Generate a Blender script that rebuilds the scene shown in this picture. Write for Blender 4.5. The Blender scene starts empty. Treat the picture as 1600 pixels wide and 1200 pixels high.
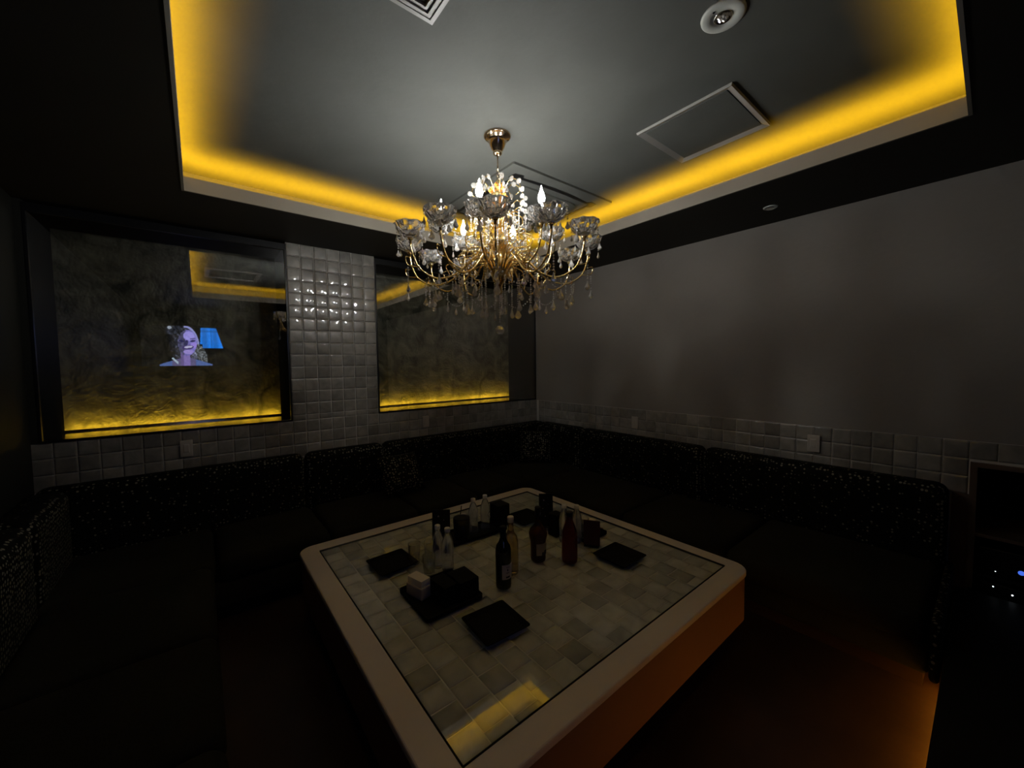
import bpy, math, random
from mathutils import Vector, Matrix, noise
random.seed(7)
PI = math.pi
S = bpy.context.scene
COL = S.collection

# ------------------------------------------------------------------ camera, world, exposure
cam_d = bpy.data.cameras.new('camera')
cam = bpy.data.objects.new('camera', cam_d)
COL.objects.link(cam)
S.camera = cam
cam_d.sensor_width = 36.0
cam_d.sensor_fit = 'HORIZONTAL'
cam_d.lens = 607.0 / 1600.0 * 36.0
cam_d.clip_start = 0.02
def _n(v):
    v = Vector(v); v.normalize(); return v
_ax = _n((754, 41, -607)); _ay = _n((-490, 25, -607))
_ay = (_ay - _ax * _ax.dot(_ay)).normalized()
_az = _ax.cross(_ay)
cam.matrix_world = Matrix(((_ax.x, _ax.y, _ax.z, 0), (_ay.x, _ay.y, _ay.z, 0), (_az.x, _az.y, _az.z, 1.5), (0, 0, 0, 1)))

W = bpy.data.worlds.new('world'); S.world = W; W.use_nodes = True
W.node_tree.nodes['Background'].inputs[0].default_value = (0.5, 0.5, 0.6, 1)
W.node_tree.nodes['Background'].inputs[1].default_value = 0.0
S.view_settings.view_transform = 'Standard'
S.view_settings.look = 'None'
S.view_settings.gamma = 1.0
S.view_settings.exposure = 0.0
S.view_settings.use_curve_mapping = False
try:
    S.cycles.use_denoising = True
    S.cycles.sample_clamp_indirect = 4.0
    S.cycles.max_bounces = 12
    S.cycles.transmission_bounces = 10
except Exception:
    pass

BULB_E = 385.0        # candle bulbs
COVE_E = 44.0         # cove strip
NICHE_E = 34.0        # strips in the two wall niches
PLINTH_E = 19.0        # strip under the platform
TV_E = 3.2

# ------------------------------------------------------------------ materials
def mat(name, col=(0.5, 0.5, 0.5), rough=0.5, metal=0.0, spec=0.5, trans=0.0, ior=1.45, emit=None, estr=0.0, coat=0.0):
    m = bpy.data.materials.new(name); m.use_nodes = True
    b = m.node_tree.nodes['Principled BSDF']
    b.inputs['Base Color'].default_value = (*col, 1)
    b.inputs['Roughness'].default_value = rough
    b.inputs['Metallic'].default_value = metal
    b.inputs['Specular IOR Level'].default_value = spec
    b.inputs['Transmission Weight'].default_value = trans
    b.inputs['IOR'].default_value = ior
    b.inputs['Coat Weight'].default_value = coat
    if emit:
        b.inputs['Emission Color'].default_value = (*emit, 1)
        b.inputs['Emission Strength'].default_value = estr
    return m
def noisy(m, c1, c2, scale=5.0, detail=4.0, bump=0.0, bscale=None, dist=0.0, rnd=0.0, rough=None, bdist=0.02):
    nt = m.node_tree; N = nt.nodes; L = nt.links; b = N['Principled BSDF']
    tc = N.new('ShaderNodeTexCoord')
    src = tc.outputs['Object']
    if rnd:
        oi = N.new('ShaderNodeObjectInfo')
        mm = N.new('ShaderNodeVectorMath'); mm.operation = 'MULTIPLY_ADD'
        cb = N.new('ShaderNodeCombineXYZ')
        for i in range(3): L.new(oi.outputs['Random'], cb.inputs[i])
        L.new(cb.outputs[0], mm.inputs[0]); mm.inputs[1].default_value = (37, 59, 83)
        L.new(src, mm.inputs[2]); src = mm.outputs[0]
    n = N.new('ShaderNodeTexNoise'); n.inputs['Scale'].default_value = scale; n.inputs['Detail'].default_value = detail
    n.inputs['Distortion'].default_value = dist
    L.new(src, n.inputs['Vector'])
    r = N.new('ShaderNodeValToRGB')
    r.color_ramp.elements[0].position = 0.3; r.color_ramp.elements[1].position = 0.7
    r.color_ramp.elements[0].color = (*c1, 1); r.color_ramp.elements[1].color = (*c2, 1)
    L.new(n.outputs['Fac'], r.inputs[0])
    out = r.outputs[0]
    if rnd:
        mp = N.new('ShaderNodeMapRange'); mp.inputs['To Min'].default_value = 1 - rnd; mp.inputs['To Max'].default_value = 1 + rnd
        L.new(oi.outputs['Random'], mp.inputs[0])
        vm = N.new('ShaderNodeVectorMath'); vm.operation = 'SCALE'
        L.new(out, vm.inputs[0]); L.new(mp.outputs[0], vm.inputs['Scale']); out = vm.outputs[0]
    L.new(out, b.inputs['Base Color'])
    if bump:
        n2 = N.new('ShaderNodeTexNoise'); n2.inputs['Scale'].default_value = bscale or scale; n2.inputs['Detail'].default_value = detail
        L.new(src, n2.inputs['Vector'])
        bp = N.new('ShaderNodeBump'); bp.inputs['Strength'].default_value = bump; bp.inputs['Distance'].default_value = bdist
        L.new(n2.outputs['Fac'], bp.inputs['Height']); L.new(bp.outputs[0], b.inputs['Normal'])
    return m
def emis(name, col, s):
    m = bpy.data.materials.new(name); m.use_nodes = True
    nt = m.node_tree; nt.nodes.clear()
    e = nt.nodes.new('ShaderNodeEmission'); o = nt.nodes.new('ShaderNodeOutputMaterial')
    e.inputs[0].default_value = (*col, 1); e.inputs[1].default_value = s
    nt.links.new(e.outputs[0], o.inputs[0]); return m
def pane_mat(name, refl=0.2, rough=0.0, tint=(1, 1, 1), f0=0.05):
    m = bpy.data.materials.new(name); m.use_nodes = True
    nt = m.node_tree; N = nt.nodes; L = nt.links; N.clear()
    o = N.new('ShaderNodeOutputMaterial'); mx = N.new('ShaderNodeMixShader')
    t = N.new('ShaderNodeBsdfTransparent'); t.inputs[0].default_value = (*tint, 1)
    g = N.new('ShaderNodeBsdfGlossy'); g.inputs['Roughness'].default_value = rough
    lw = N.new('ShaderNodeFresnel')
    ge = N.new('ShaderNodeNewGeometry'); io = N.new('ShaderNodeMapRange')
    io.inputs['To Min'].default_value = 1.5; io.inputs['To Max'].default_value = 1 / 1.5   # same reflectance on both faces
    L.new(ge.outputs['Backfacing'], io.inputs[0]); L.new(io.outputs[0], lw.inputs[0])
    ad = N.new('ShaderNodeMath'); ad.operation = 'ADD'; ad.use_clamp = True; ad.inputs[1].default_value = refl
    L.new(lw.outputs[0], ad.inputs[0]); L.new(ad.outputs[0], mx.inputs[0])
    L.new(t.outputs[0], mx.inputs[1]); L.new(g.outputs[0], mx.inputs[2]); L.new(mx.outputs[0], o.inputs[0])
    return m

M = {}
M['ceiling'] = noisy(mat('ceiling_paint', rough=0.75, spec=0.2), (0.082, 0.085, 0.076), (0.100, 0.103, 0.093), 1.6, 8, 0.12, 9, 0.6)
M['lip'] = mat('cove_lip_paint', (0.24, 0.22, 0.18), 0.7, spec=0.2)
M['soffit'] = mat('soffit_paint', (0.020, 0.018, 0.014), 0.6, spec=0.15)
M['blackwall'] = mat('black_wall', (0.012, 0.012, 0.009), 0.6, spec=0.2)
M['wall'] = noisy(mat('grey_brown_wall', rough=0.8, spec=0.15), (0.20, 0.18, 0.156), (0.225, 0.203, 0.176), 2.0, 5, 0.08, 30)
M['grout'] = mat('grout', (0.48, 0.45, 0.40), 0.8)
M['tile'] = noisy(mat('glazed_tile', rough=0.3, spec=0.4, coat=1.0), (0.165, 0.152, 0.13), (0.255, 0.235, 0.20), 14, 5, 0.5, 16, 0.5, rnd=0.2, bdist=0.006)
M['ttile'] = noisy(mat('table_tile', rough=0.5, spec=0.2), (0.48, 0.48, 0.445), (0.70, 0.695, 0.65), 11, 5, 0.3, 20, 0.5, rnd=0.24, bdist=0.003)
M['tgrout'] = mat('table_grout', (0.85, 0.82, 0.75), 0.7)
M['tframe'] = noisy(mat('table_frame_lacquer', rough=0.3, spec=0.4), (0.68, 0.62, 0.565), (0.74, 0.68, 0.62), 3, 3)
M['tside'] = noisy(mat('table_side_panel', rough=0.5, spec=0.3), (0.20, 0.11, 0.07), (0.23, 0.13, 0.08), 3, 3)
M['dark'] = mat('black_matte', (0.006, 0.006, 0.006), 0.55, spec=0.25)
M['plastic'] = mat('black_plastic', (0.005, 0.005, 0.005), 0.35, spec=0.3)
M['leather'] = mat('black_leather', (0.006, 0.006, 0.006), 0.7, spec=0.1)
M['floor'] = noisy(mat('dark_floor', rough=0.35, spec=0.3), (0.03, 0.018, 0.014), (0.065, 0.04, 0.03), 2.0, 6, 0.1, 10)
M['velvet'] = noisy(mat('dark_velvet', rough=0.9, spec=0.1), (0.015, 0.0145, 0.011), (0.024, 0.023, 0.017), 3, 5, 0.2, 60)
M['gold'] = mat('gold_metal', (0.98, 0.72, 0.30), 0.22, 0.93)
M['rosegold'] = mat('polished_brass', (0.62, 0.46, 0.30), 0.15, 1.0)
M['brass_dark'] = mat('antique_brass', (0.55, 0.40, 0.17), 0.25, 1.0)
M['crystal'] = mat('crystal', (1, 0.97, 0.92), 0.0, trans=0.68, ior=1.6, spec=1.0)
M['cupglass'] = mat('cut_glass', (1, 0.99, 0.97), 0.0, trans=0.84, ior=1.5, spec=1.0)
M['glass'] = mat('clear_glass', (0.97, 0.98, 0.98), 0.0, trans=1.0, ior=1.45)
M['water'] = mat('water_bottle', (0.85, 0.87, 0.9), 0.08, trans=0.85, ior=1.33)
M['whitecap'] = mat('white_plastic', (0.75, 0.72, 0.70), 0.4)
M['paper'] = mat('white_tissue', (0.75, 0.70, 0.62), 0.9)
M['label'] = mat('grey_label', (0.42, 0.40, 0.44), 0.7)
M['cream'] = mat('cream_label', (0.30, 0.27, 0.21), 0.7)
M['ink'] = mat('black_ink', (0.01, 0.01, 0.01), 0.7)
M['amber'] = mat('amber_glass', (0.10, 0.028, 0.010), 0.05, trans=0.75, ior=1.45)
M['wine'] = mat('dark_green_glass', (0.006, 0.009, 0.006), 0.06, spec=0.5)
M['whisky'] = mat('whisky_glass', (0.55, 0.42, 0.22), 0.05, trans=0.9, ior=1.4)
M['redglass'] = mat('red_glass', (0.16, 0.018, 0.012), 0.08, trans=0.6, ior=1.4)
M['redboard'] = mat('dark_red_board', (0.05, 0.010, 0.009), 0.5)
M['switch'] = mat('switch_plate_plastic', (0.36, 0.32, 0.27), 0.5)
M['fitting'] = mat('grey_fitting', (0.42, 0.43, 0.39), 0.45)
M['hatch'] = mat('hatch_frame_metal', (0.27, 0.26, 0.24), 0.4)
M['chrome'] = mat('chrome', (0.8, 0.8, 0.8), 0.15, 1.0)
M['wood'] = noisy(mat('brown_wood', rough=0.5), (0.10, 0.045, 0.02), (0.16, 0.08, 0.035), 6, 4)
M['woodtrim'] = mat('brown_trim', (0.09, 0.06, 0.04), 0.5)
M['pane'] = pane_mat('tinted_pane', 0.17, 0.0, (0.93, 0.93, 0.9))
M['tglass'] = pane_mat('table_glass', 0.02, 0.0, (0.98, 0.99, 0.98))
M['tumbler'] = pane_mat('thin_tumbler_glass', 0.03, 0.05, (0.9, 0.9, 0.88))
M['liner'] = mat('black_liner', (0.004, 0.004, 0.004), 0.9, spec=0.0)
M['bulb'] = emis('bulb_glow', (0.975, 0.985, 0.975), BULB_E)
M['cove'] = emis('cove_led', (1.0, 0.52, 0.010), COVE_E)
M['niche'] = emis('niche_led', (1.0, 0.60, 0.03), NICHE_E)
M['plinthled'] = emis('platform_led', (1.0, 0.40, 0.03), PLINTH_E)
M['ledw'] = emis('indicator_white', (0.8, 0.9, 1.0), 3.0)
M['ledb'] = emis('indicator_blue', (0.08, 0.2, 1.0), 0.8)

def stucco_mat():
    m = mat('brushed_plaster', (0.1, 0.1, 0.08), 0.42, spec=0.5)
    noisy(m, (0.05, 0.053, 0.042), (0.34, 0.33, 0.27), 4.5, 9, 0.7, 34, 1.6, bdist=0.008)
    return m
M['stucco'] = stucco_mat()
M['nfloor'] = mat('niche_floor_metal', (0.6, 0.56, 0.5), 0.12, 1.0)
def pattern_mat():
    m = mat('patterned_fabric', rough=0.7, spec=0.1); nt = m.node_tree; N = nt.nodes; L = nt.links; b = N['Principled BSDF']
    tc = N.new('ShaderNodeTexCoord')
    v = N.new('ShaderNodeTexVoronoi'); v.inputs['Scale'].default_value = 46; v.inputs['Randomness'].default_value = 0.55
    v2 = N.new('ShaderNodeTexVoronoi'); v2.inputs['Scale'].default_value = 9; v2.inputs['Randomness'].default_value = 0.2
    L.new(tc.outputs['Object'], v.inputs['Vector']); L.new(tc.outputs['Object'], v2.inputs['Vector'])
    r = N.new('ShaderNodeValToRGB'); r.color_ramp.elements[0].position = 0.26; r.color_ramp.elements[1].position = 0.34
    r.color_ramp.elements[0].color = (1, 1, 1, 1); r.color_ramp.elements[1].color = (0, 0, 0, 1)
    L.new(v.outputs['Distance'], r.inputs[0])
    r2 = N.new('ShaderNodeValToRGB'); r2.color_ramp.elements[0].position = 0.32; r2.color_ramp.elements[1].position = 0.4
    L.new(v2.outputs['Distance'], r2.inputs[0])
    mu = N.new('ShaderNodeMath'); mu.operation = 'MULTIPLY'; L.new(r.outputs[0], mu.inputs[0]); L.new(r2.outputs[0], mu.inputs[1])
    mx = N.new('ShaderNodeMix'); mx.data_type = 'RGBA'
    mx.inputs[6].default_value = (0.004, 0.004, 0.003, 1); mx.inputs[7].default_value = (0.19, 0.175, 0.13, 1)
    L.new(mu.outputs[0], mx.inputs[0]); L.new(mx.outputs[2], b.inputs['Base Color'])
    return m
M['pattern'] = pattern_mat()

# ------------------------------------------------------------------ mesh helpers
class MB:
    def __init__(s): s.v = []; s.f = []; s.sm = []
    def add(s, vs, fs, smooth=False, T=None):
        o = len(s.v)
        for p in vs:
            p = Vector(p)
            s.v.append(tuple(T @ p) if T is not None else tuple(p))
        s.f += [tuple(i + o for i in f) for f in fs]; s.sm += [smooth] * len(fs); return s
    def box(s, x0, x1, y0, y1, z0, z1, T=None):
        v = [(x, y, z) for x in (x0, x1) for y in (y0, y1) for z in (z0, z1)]
        f = [(0, 1, 3, 2), (4, 6, 7, 5), (0, 4, 5, 1), (2, 3, 7, 6), (0, 2, 6, 4), (1, 5, 7, 3)]
        return s.add(v, f, False, T)
    def rbox(s, x0, x1, y0, y1, z0, z1, r, n=4, T=None, bulge=0.0):
        """rounded box"""
        cx, cy, cz = (x0 + x1) / 2, (y0 + y1) / 2, (z0 + z1) / 2
        hx, hy, hz = (x1 - x0) / 2, (y1 - y0) / 2, (z1 - z0) / 2
        r = min(r, hx * .99, hy * .99, hz * .99)
        def coords(h):
            a = [-h + r * (1 - math.cos(PI / 2 * i / n)) for i in range(n + 1)]
            mid = [(-h + r) + (2 * (h - r)) * i / 4 for i in range(1, 4)]
            return a + mid + [-t for t in reversed(a)]
        X, Y, Z = coords(hx), coords(hy), coords(hz); H = (hx, hy, hz)
        idx = {}; vs = []; fs = []
        def vert(p):
            k = tuple(round(c, 6) for c in p)
            if k in idx: return idx[k]
            c = [max(-(H[i] - r), min(H[i] - r, p[i])) for i in range(3)]
            d = Vector([p[i] - c[i] for i in range(3)])
            q = Vector(c) + (d.normalized() * r if d.length > 1e-9 else d)
            if bulge:
                q.z += bulge * (1 - (q.x / hx) ** 2) * (1 - (q.y / hy) ** 2) * (1 if q.z > 0 else 0)
            idx[k] = len(vs); vs.append((q.x + cx, q.y + cy, q.z + cz)); return idx[k]
        def face(A, B, mk, flip):
            for i in range(len(A) - 1):
                for j in range(len(B) - 1):
                    q = [vert(mk(A[i], B[j])), vert(mk(A[i + 1], B[j])), vert(mk(A[i + 1], B[j + 1])), vert(mk(A[i], B[j + 1]))]
                    fs.append(tuple(reversed(q)) if flip else tuple(q))
        face(X, Y, lambda a, b: (a, b, hz), False); face(X, Y, lambda a, b: (a, b, -hz), True)
        face(Y, Z, lambda a, b: (hx, a, b), False); face(Y, Z, lambda a, b: (-hx, a, b), True)
        face(Z, X, lambda a, b: (b, hy, a), False); face(Z, X, lambda a, b: (b, -hy, a), True)
        return s.add(vs, fs, True, T)
    def lathe(s, prof, n=24, T=None, smooth=True, flute=0.0):
        vs = []; fs = []
        for (r, z) in prof:
            for k in range(n):
                a = 2 * PI * k / n; rr = r * (1 - flute if k % 2 else 1)
                vs.append((rr * math.cos(a), rr * math.sin(a), z))
        for i in range(len(prof) - 1):
            for k in range(n):
                k2 = (k + 1) % n
                fs.append((i * n + k, i * n + k2, (i + 1) * n + k2, (i + 1) * n + k))
        if prof[0][0] > 1e-5: fs.append(tuple(reversed(range(n))))
        if prof[-1][0] > 1e-5: fs.append(tuple(range((len(prof) - 1) * n, len(prof) * n)))
        return s.add(vs, fs, smooth, T)
    def tube(s, pts, r, n=6, T=None, r2=None):
        pts = [Vector(p) for p in pts]; vs = []; fs = []; up = Vector((0, 0, 1))
        for i, p in enumerate(pts):
            t = (pts[min(i + 1, len(pts) - 1)] - pts[max(i - 1, 0)]).normalized()
            a = t.cross(up)
            if a.length < 1e-3: a = t.cross(Vector((0, 1, 0)))
            a.normalize(); b = t.cross(a)
            rr = r if r2 is None else r + (r2 - r) * i / (len(pts) - 1)
            for k in range(n):
                w = 2 * PI * k / n; vs.append(p + (a * math.cos(w) + b * math.sin(w)) * rr)
        for i in range(len(pts) - 1):
            for k in range(n):
                k2 = (k + 1) % n; fs.append((i * n + k, i * n + k2, (i + 1) * n + k2, (i + 1) * n + k))
        fs.append(tuple(reversed(range(n)))); fs.append(tuple(range((len(pts) - 1) * n, len(pts) * n)))
        return s.add(vs, fs, True, T)
    def prism(s, outline, z0, z1, T=None, smooth=False):
        n = len(outline)
        vs = [(x, y, z0) for x, y in outline] + [(x, y, z1) for x, y in outline]
        fs = [tuple(reversed(range(n))), tuple(range(n, 2 * n))] + [(i, (i + 1) % n, n + (i + 1) % n, n + i) for i in range(n)]
        return s.add(vs, fs, smooth, T)
    def gem(s, c, r, h=None, n=6):
        h = h or r; x, y, z = c
        vs = [(x, y, z + h), (x, y, z - h)] + [(x + r * math.cos(2 * PI * k / n), y + r * math.sin(2 * PI * k / n), z) for k in range(n)]
        fs = [(0, 2 + k, 2 + (k + 1) % n) for k in range(n)] + [(1, 2 + (k + 1) % n, 2 + k) for k in range(n)]
        return s.add(vs, fs)
    def mesh(s, name, m):
        me = bpy.data.meshes.new(name); me.from_pydata(s.v, [], s.f); me.update()
        for p, q in zip(me.polygons, s.sm): p.use_smooth = q
        if m is not None: me.materials.append(m)
        return me
    def build(s, name, m, parent=None, loc=None, rot=None, **kw):
        o = bpy.data.objects.new(name, s.mesh(name, m)); COL.objects.link(o)
        if parent is not None: o.parent = parent
        if loc is not None: o.location = loc
        if rot is not None: o.rotation_euler = rot
        for k, v in kw.items(): o[k] = v
        return o
def put(name, me, parent=None, loc=(0, 0, 0), rot=(0, 0, 0), **kw):
    o = bpy.data.objects.new(name, me); COL.objects.link(o); o.location = loc; o.rotation_euler = rot
    if parent is not None: o.parent = parent
    for k, v in kw.items(): o[k] = v
    return o
def tag(o, label, cat, group=None):
    o['label'] = label; o['category'] = cat
    if group: o['group'] = group
    return o
def thing(name, label, cat, loc=(0, 0, 0), rz=0.0, group=None):
    o = bpy.data.objects.new(name, None); COL.objects.link(o); o.empty_display_size = 0.05
    o.location = loc; o.rotation_euler = (0, 0, rz); return tag(o, label, cat, group)
def copy_tree(o, parent=None):
    c = o.copy(); COL.objects.link(c)
    if parent is not None: c.parent = parent
    for ch in list(o.children): copy_tree(ch, c)
    return c
def rrect(x0, x1, y0, y1, r, n=6):
    out = []
    for cx, cy, a0 in ((x1 - r, y1 - r, 0), (x0 + r, y1 - r, 90), (x0 + r, y0 + r, 180), (x1 - r, y0 + r, 270)):
        for i in range(n + 1):
            a = math.radians(a0 + 90 * i / n); out.append((cx + r * math.cos(a), cy + r * math.sin(a)))
    return out
def ring(mb, outer, inner, z0, z1):
    n = len(outer)
    vs = [(x, y, z0) for x, y in outer] + [(x, y, z1) for x, y in outer] + [(x, y, z0) for x, y in inner] + [(x, y, z1) for x, y in inner]
    fs = []
    for i in range(n):
        j = (i + 1) % n
        fs += [(i, j, n + j, n + i), (2 * n + j, 2 * n + i, 3 * n + i, 3 * n + j), (n + i, n + j, 3 * n + j, 3 * n + i), (j, i, 2 * n + i, 2 * n + j)]
    return mb.add(vs, fs)

# ------------------------------------------------------------------ room shell
XR, YW, XL, YB = 3.3, 3.6, -0.80, -1.3     # right, window, left, rear walls
ZS, ZC = 2.50, 2.70                        # soffit and raised ceiling
RX0, RX1, RY0, RY1 = -0.032, 2.522, 0.088, 2.902   # opening of the raised ceiling
TR = 0.25                                  # cove depth behind the lip
fl = MB().box(XL - .1, XR + .6, YB - .1, YW + .7, -0.08, 0).build('floor', M['floor'], kind='structure')
ce = MB().box(RX0 - TR - .05, RX1 + TR + .05, RY0 - TR - .05, RY1 + TR + .05, ZC, ZC + .08).build('ceiling', M['ceiling'], kind='structure')
so = MB()
so.box(XL - .1, RX0, YB - .1, YW + .7, ZS, ZS + .02); so.box(RX1, XR + .6, YB - .1, YW + .7, ZS, ZS + .02)
so.box(RX0, RX1, YB - .1, RY0, ZS, ZS + .02); so.box(RX0, RX1, RY1, YW + .7, ZS, ZS + .02)
so.build('ceiling_soffit', M['soffit'], kind='structure')
lip = MB(); LZ = 2.577
lip.box(RX0, RX0 + .012, RY0, RY1, ZS - .002, LZ); lip.box(RX1 - .012, RX1, RY0, RY1, ZS - .002, LZ)
lip.box(RX0 + .012, RX1 - .012, RY0, RY0 + .012, ZS - .002, LZ); lip.box(RX0 + .012, RX1 - .012, RY1 - .012, RY1, ZS - .002, LZ)
lip.build('trim_1', M['lip'], kind='structure')
ow = MB()
a0, a1, b0, b1 = RX0 - TR, RX1 + TR, RY0 - TR, RY1 + TR
ow.box(a0 - .03, a0, b0 - .03, b1 + .03, ZS + .02, ZC); ow.box(a1, a1 + .03, b0 - .03, b1 + .03, ZS + .02, ZC)
ow.box(a0, a1, b0 - .03, b0, ZS + .02, ZC); ow.box(a0, a1, b1, b1 + .03, ZS + .02, ZC)
ow.build('trim_2', M['ceiling'], kind='structure')
# LED strips lying in the cove, one per side
cv = thing('cove_light', 'warm yellow light strips hidden behind the raised ceiling edge', 'cove light', (1.25, 1.5, ZS + .02))
for x0, x1, y0, y1 in ((RX0 - .102, RX0 - .022, RY0 - .03, RY1 + .03), (RX1 + .022, RX1 + .102, RY0 - .03, RY1 + .03),
                       (RX0 - .02, RX1 + .02, RY0 - .102, RY0 - .022), (RX0 - .02, RX1 + .02, RY1 + .022, RY1 + .102)):
    MB().box(x0 - 1.25, x1 - 1.25, y0 - 1.5, y1 - 1.5, .008, .014).build('light_strip', M['cove'], cv)
    MB().box(x0 - 1.25 - .002, x1 - 1.25 + .002, y0 - 1.5 - .002, y1 - 1.5 + .002, 0, .008).build('mounting_profile', M['hatch'], cv)

# walls
WZ0, WZ1 = 1.055, 2.485    # niche opening heights
N1 = (-0.765, 0.585); N2 = (1.295, 3.285); ND = 0.555
wb = MB()
wb.box(XL - .1, XR, YW + .004, YW + .08, 0, WZ0 - .001)
wb.box(N1[1], N2[0], YW + .004, YW + .62, WZ0, ZS)
wb.box(N2[1], XR + .1, YW + .004, YW + .62, WZ0, ZS)
MB().box(XL, N1[0], YW - .002, YW + .62, WZ0, ZS).build('trim_3', M['blackwall'], kind='structure')
wall_back = wb.build('wall_back', M['grout'], kind='structure')
wr = MB()
wr.box(XR, XR + .1, .05, YW + .004, 1.045, ZS); wr.box(XR, XR + .1, YB, .05, 1.045, ZS)
wall_right = wr.build('wall_right', M['wall'], kind='structure')
wl = MB().box(XR + .003, XR + .1, .05, YW + .004, 0, 1.044); wl.box(XR + .003, XR + .1, YB, .05, .915, 1.044); wl.box(XR + .003, XR + .1, YB, -.62, 0, .915)
strip_r = wl.build('wall_right_dado', M['grout'], kind='structure')
MB().box(XL - .1, XL, YB, YW + .62, 0, ZS).build('wall_left', M['blackwall'], kind='structure')
MB().box(XL - .1, XR + .6, YB - .1, YB, 0, ZS).build('wall_front', M['blackwall'], kind='structure')

# ------------------------------------------------------------------ glazed wall tiles, one object each
def tile_mesh(w, h, seed, mt, pillow=0.0024, th=0.0014, n=8):
    """tile in local x/z plane, front faces -y; softly cushioned face"""
    rnd = random.Random(seed); tx = rnd.uniform(-.0006, .0006); tz = rnd.uniform(-.0006, .0006)
    vs = []; fs = []
    ph = rnd.uniform(0, 9)
    for j in range(n + 1):
        for i in range(n + 1):
            u = -1 + 2 * i / n; v = -1 + 2 * j / n
            u = math.copysign(abs(u) ** .8, u); v = math.copysign(abs(v) ** .8, v)
            d = th + pillow * (1 - u * u) * (1 - v * v) * (1 + .25 * math.sin(3 * u + ph) * math.cos(2 * v + ph)) + tx * u + tz * v
            vs.append((u * w / 2, -d, v * h / 2))
    for j in range(n):
        for i in range(n):
            a = j * (n + 1) + i; fs.append((a, a + 1, a + n + 2, a + n + 1))
    o = len(vs)
    rim = [(i, 0) for i in range(n)] + [(n, j) for j in range(n)] + [(i, n) for i in range(n, 0, -1)] + [(0, j) for j in range(n, 0, -1)]
    for i, j in rim:
        p = vs[j * (n + 1) + i]; vs.append((p[0], 0.002, p[2]))
    L = len(rim)
    for k in range(L):
        a = rim[k]; b = rim[(k + 1) % L]
        fs.append((a[1] * (n + 1) + a[0], o + k, o + (k + 1) % L, b[1] * (n + 1) + b[0]))
    mb = MB(); mb.add(vs, fs, True)
    for q in range(n * n, len(mb.sm)): mb.sm[q] = False
    return mb.mesh('tile', mt)
G = 0.0024
TILE = [tile_mesh(.1 - G, .1 - G, i, M['tile']) for i in range(8)]
HALF = [tile_mesh(.1 - G, .04, i, M['tile']) for i in range(3)]
_cache = {}
def tile(parent, x, z, w, h, rz=0.0, y=YW + .004):
    key = (round(w, 4), round(h, 4))
    if abs(w - .1) < .004 and abs(h - .1) < .004: me = random.choice(TILE)
    else:
        if key not in _cache: _cache[key] = [tile_mesh(w - G, h - G, i + 50, M['tile']) for i in range(3)]
        me = random.choice(_cache[key])
    if rz == 0: put('tile', me, parent, (x, y, z))
    else: put('tile', me, parent, (XR + .003, x, z), (0, 0, rz))
# pillar, 7 columns
pw = (N2[0] - N1[1]) / 7
nrow = 0
z = ZS
for r in range(15):
    h = .1 if r < 14 else ZS - 14 * .1 - WZ0
    zc = ZS - r * .1 - h / 2
    for c in range(7):
        tile(wall_back, N1[1] + pw * (c + .5), zc, pw, h)
# low strip below the niches
x = N1[0] - .03; cols = []
xs = [N1[1] - .1 * k for k in range(14, 0, -1)] + [N1[1] + pw * k for k in range(7)] + [N2[0] + .1 * k for k in range(20)] 
for x in xs:
    inp = N1[1] - 1e-4 <= x < N2[0] - 1e-4
    w = pw if inp else .1
    if x + w > XR - .002: w = XR - .002 - x
    if w < .02: continue
    for k in range(3):
        h = .1
        zc = WZ0 - .1 * k - h / 2
        tile(wall_back, x + w / 2, zc, w, h)
y = .07
while y < YW - .03:
    w = min(.1, YW - .004 - y)
    for k in range(3):
        h = .1
        tile(strip_r, y + w / 2, 1.043 - .1 * k - h / 2, w, h, -PI / 2)
    y += .1

y = -.53
while y < .04:
    tile(strip_r, y + .05, .993, .1, .1, -PI / 2); y += .1
MB().box(XR - .006, XR + .003, .052, .128, 0, .745).build('trim_4', M['woodtrim'], kind='structure')
# ------------------------------------------------------------------ glazed display niches (window_1, window_2)
def relief(px, py):
    q = Vector((px * 2.6, py * 2.6, 3.1))
    w1 = noise.fractal(q, 1.0, 2.0, 3); w2 = noise.fractal(q + Vector((5.2, 1.3, 0)), 1.0, 2.0, 3)
    p2 = Vector((px * 6.0 + 3.2 * w1, py * 6.0 + 3.2 * w2, 0.7))
    g = noise.noise(Vector((px * 1.9, py * 1.9, 8))) + .35          # trowelled patches, smoother between
    g = min(1, max(.15, g * 1.6))
    a = 1.2 * w1 * PI
    u = (px * math.cos(a) + py * math.sin(a)); v = (-px * math.sin(a) + py * math.cos(a))
    r2 = 1 - abs(noise.noise(p2 * 2.2 + Vector((9, 2, 1)))) * 2
    st = noise.noise(Vector((u * 16 + 3 * w2, v * 75, 2)))        # brush strokes
    f = noise.noise(Vector((px * 60 + 6 * w1, py * 60 + 8 * w2, 5)))
    hz = noise.noise(Vector((px * 24 + 4 * w1, py * 13 + 4 * w2, 1)))
    return .003 + .0015 * noise.noise(p2) + g * (.0035 * max(r2, 0) ** 4 + .0050 * st + .0032 * hz) + .0026 * f
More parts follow.
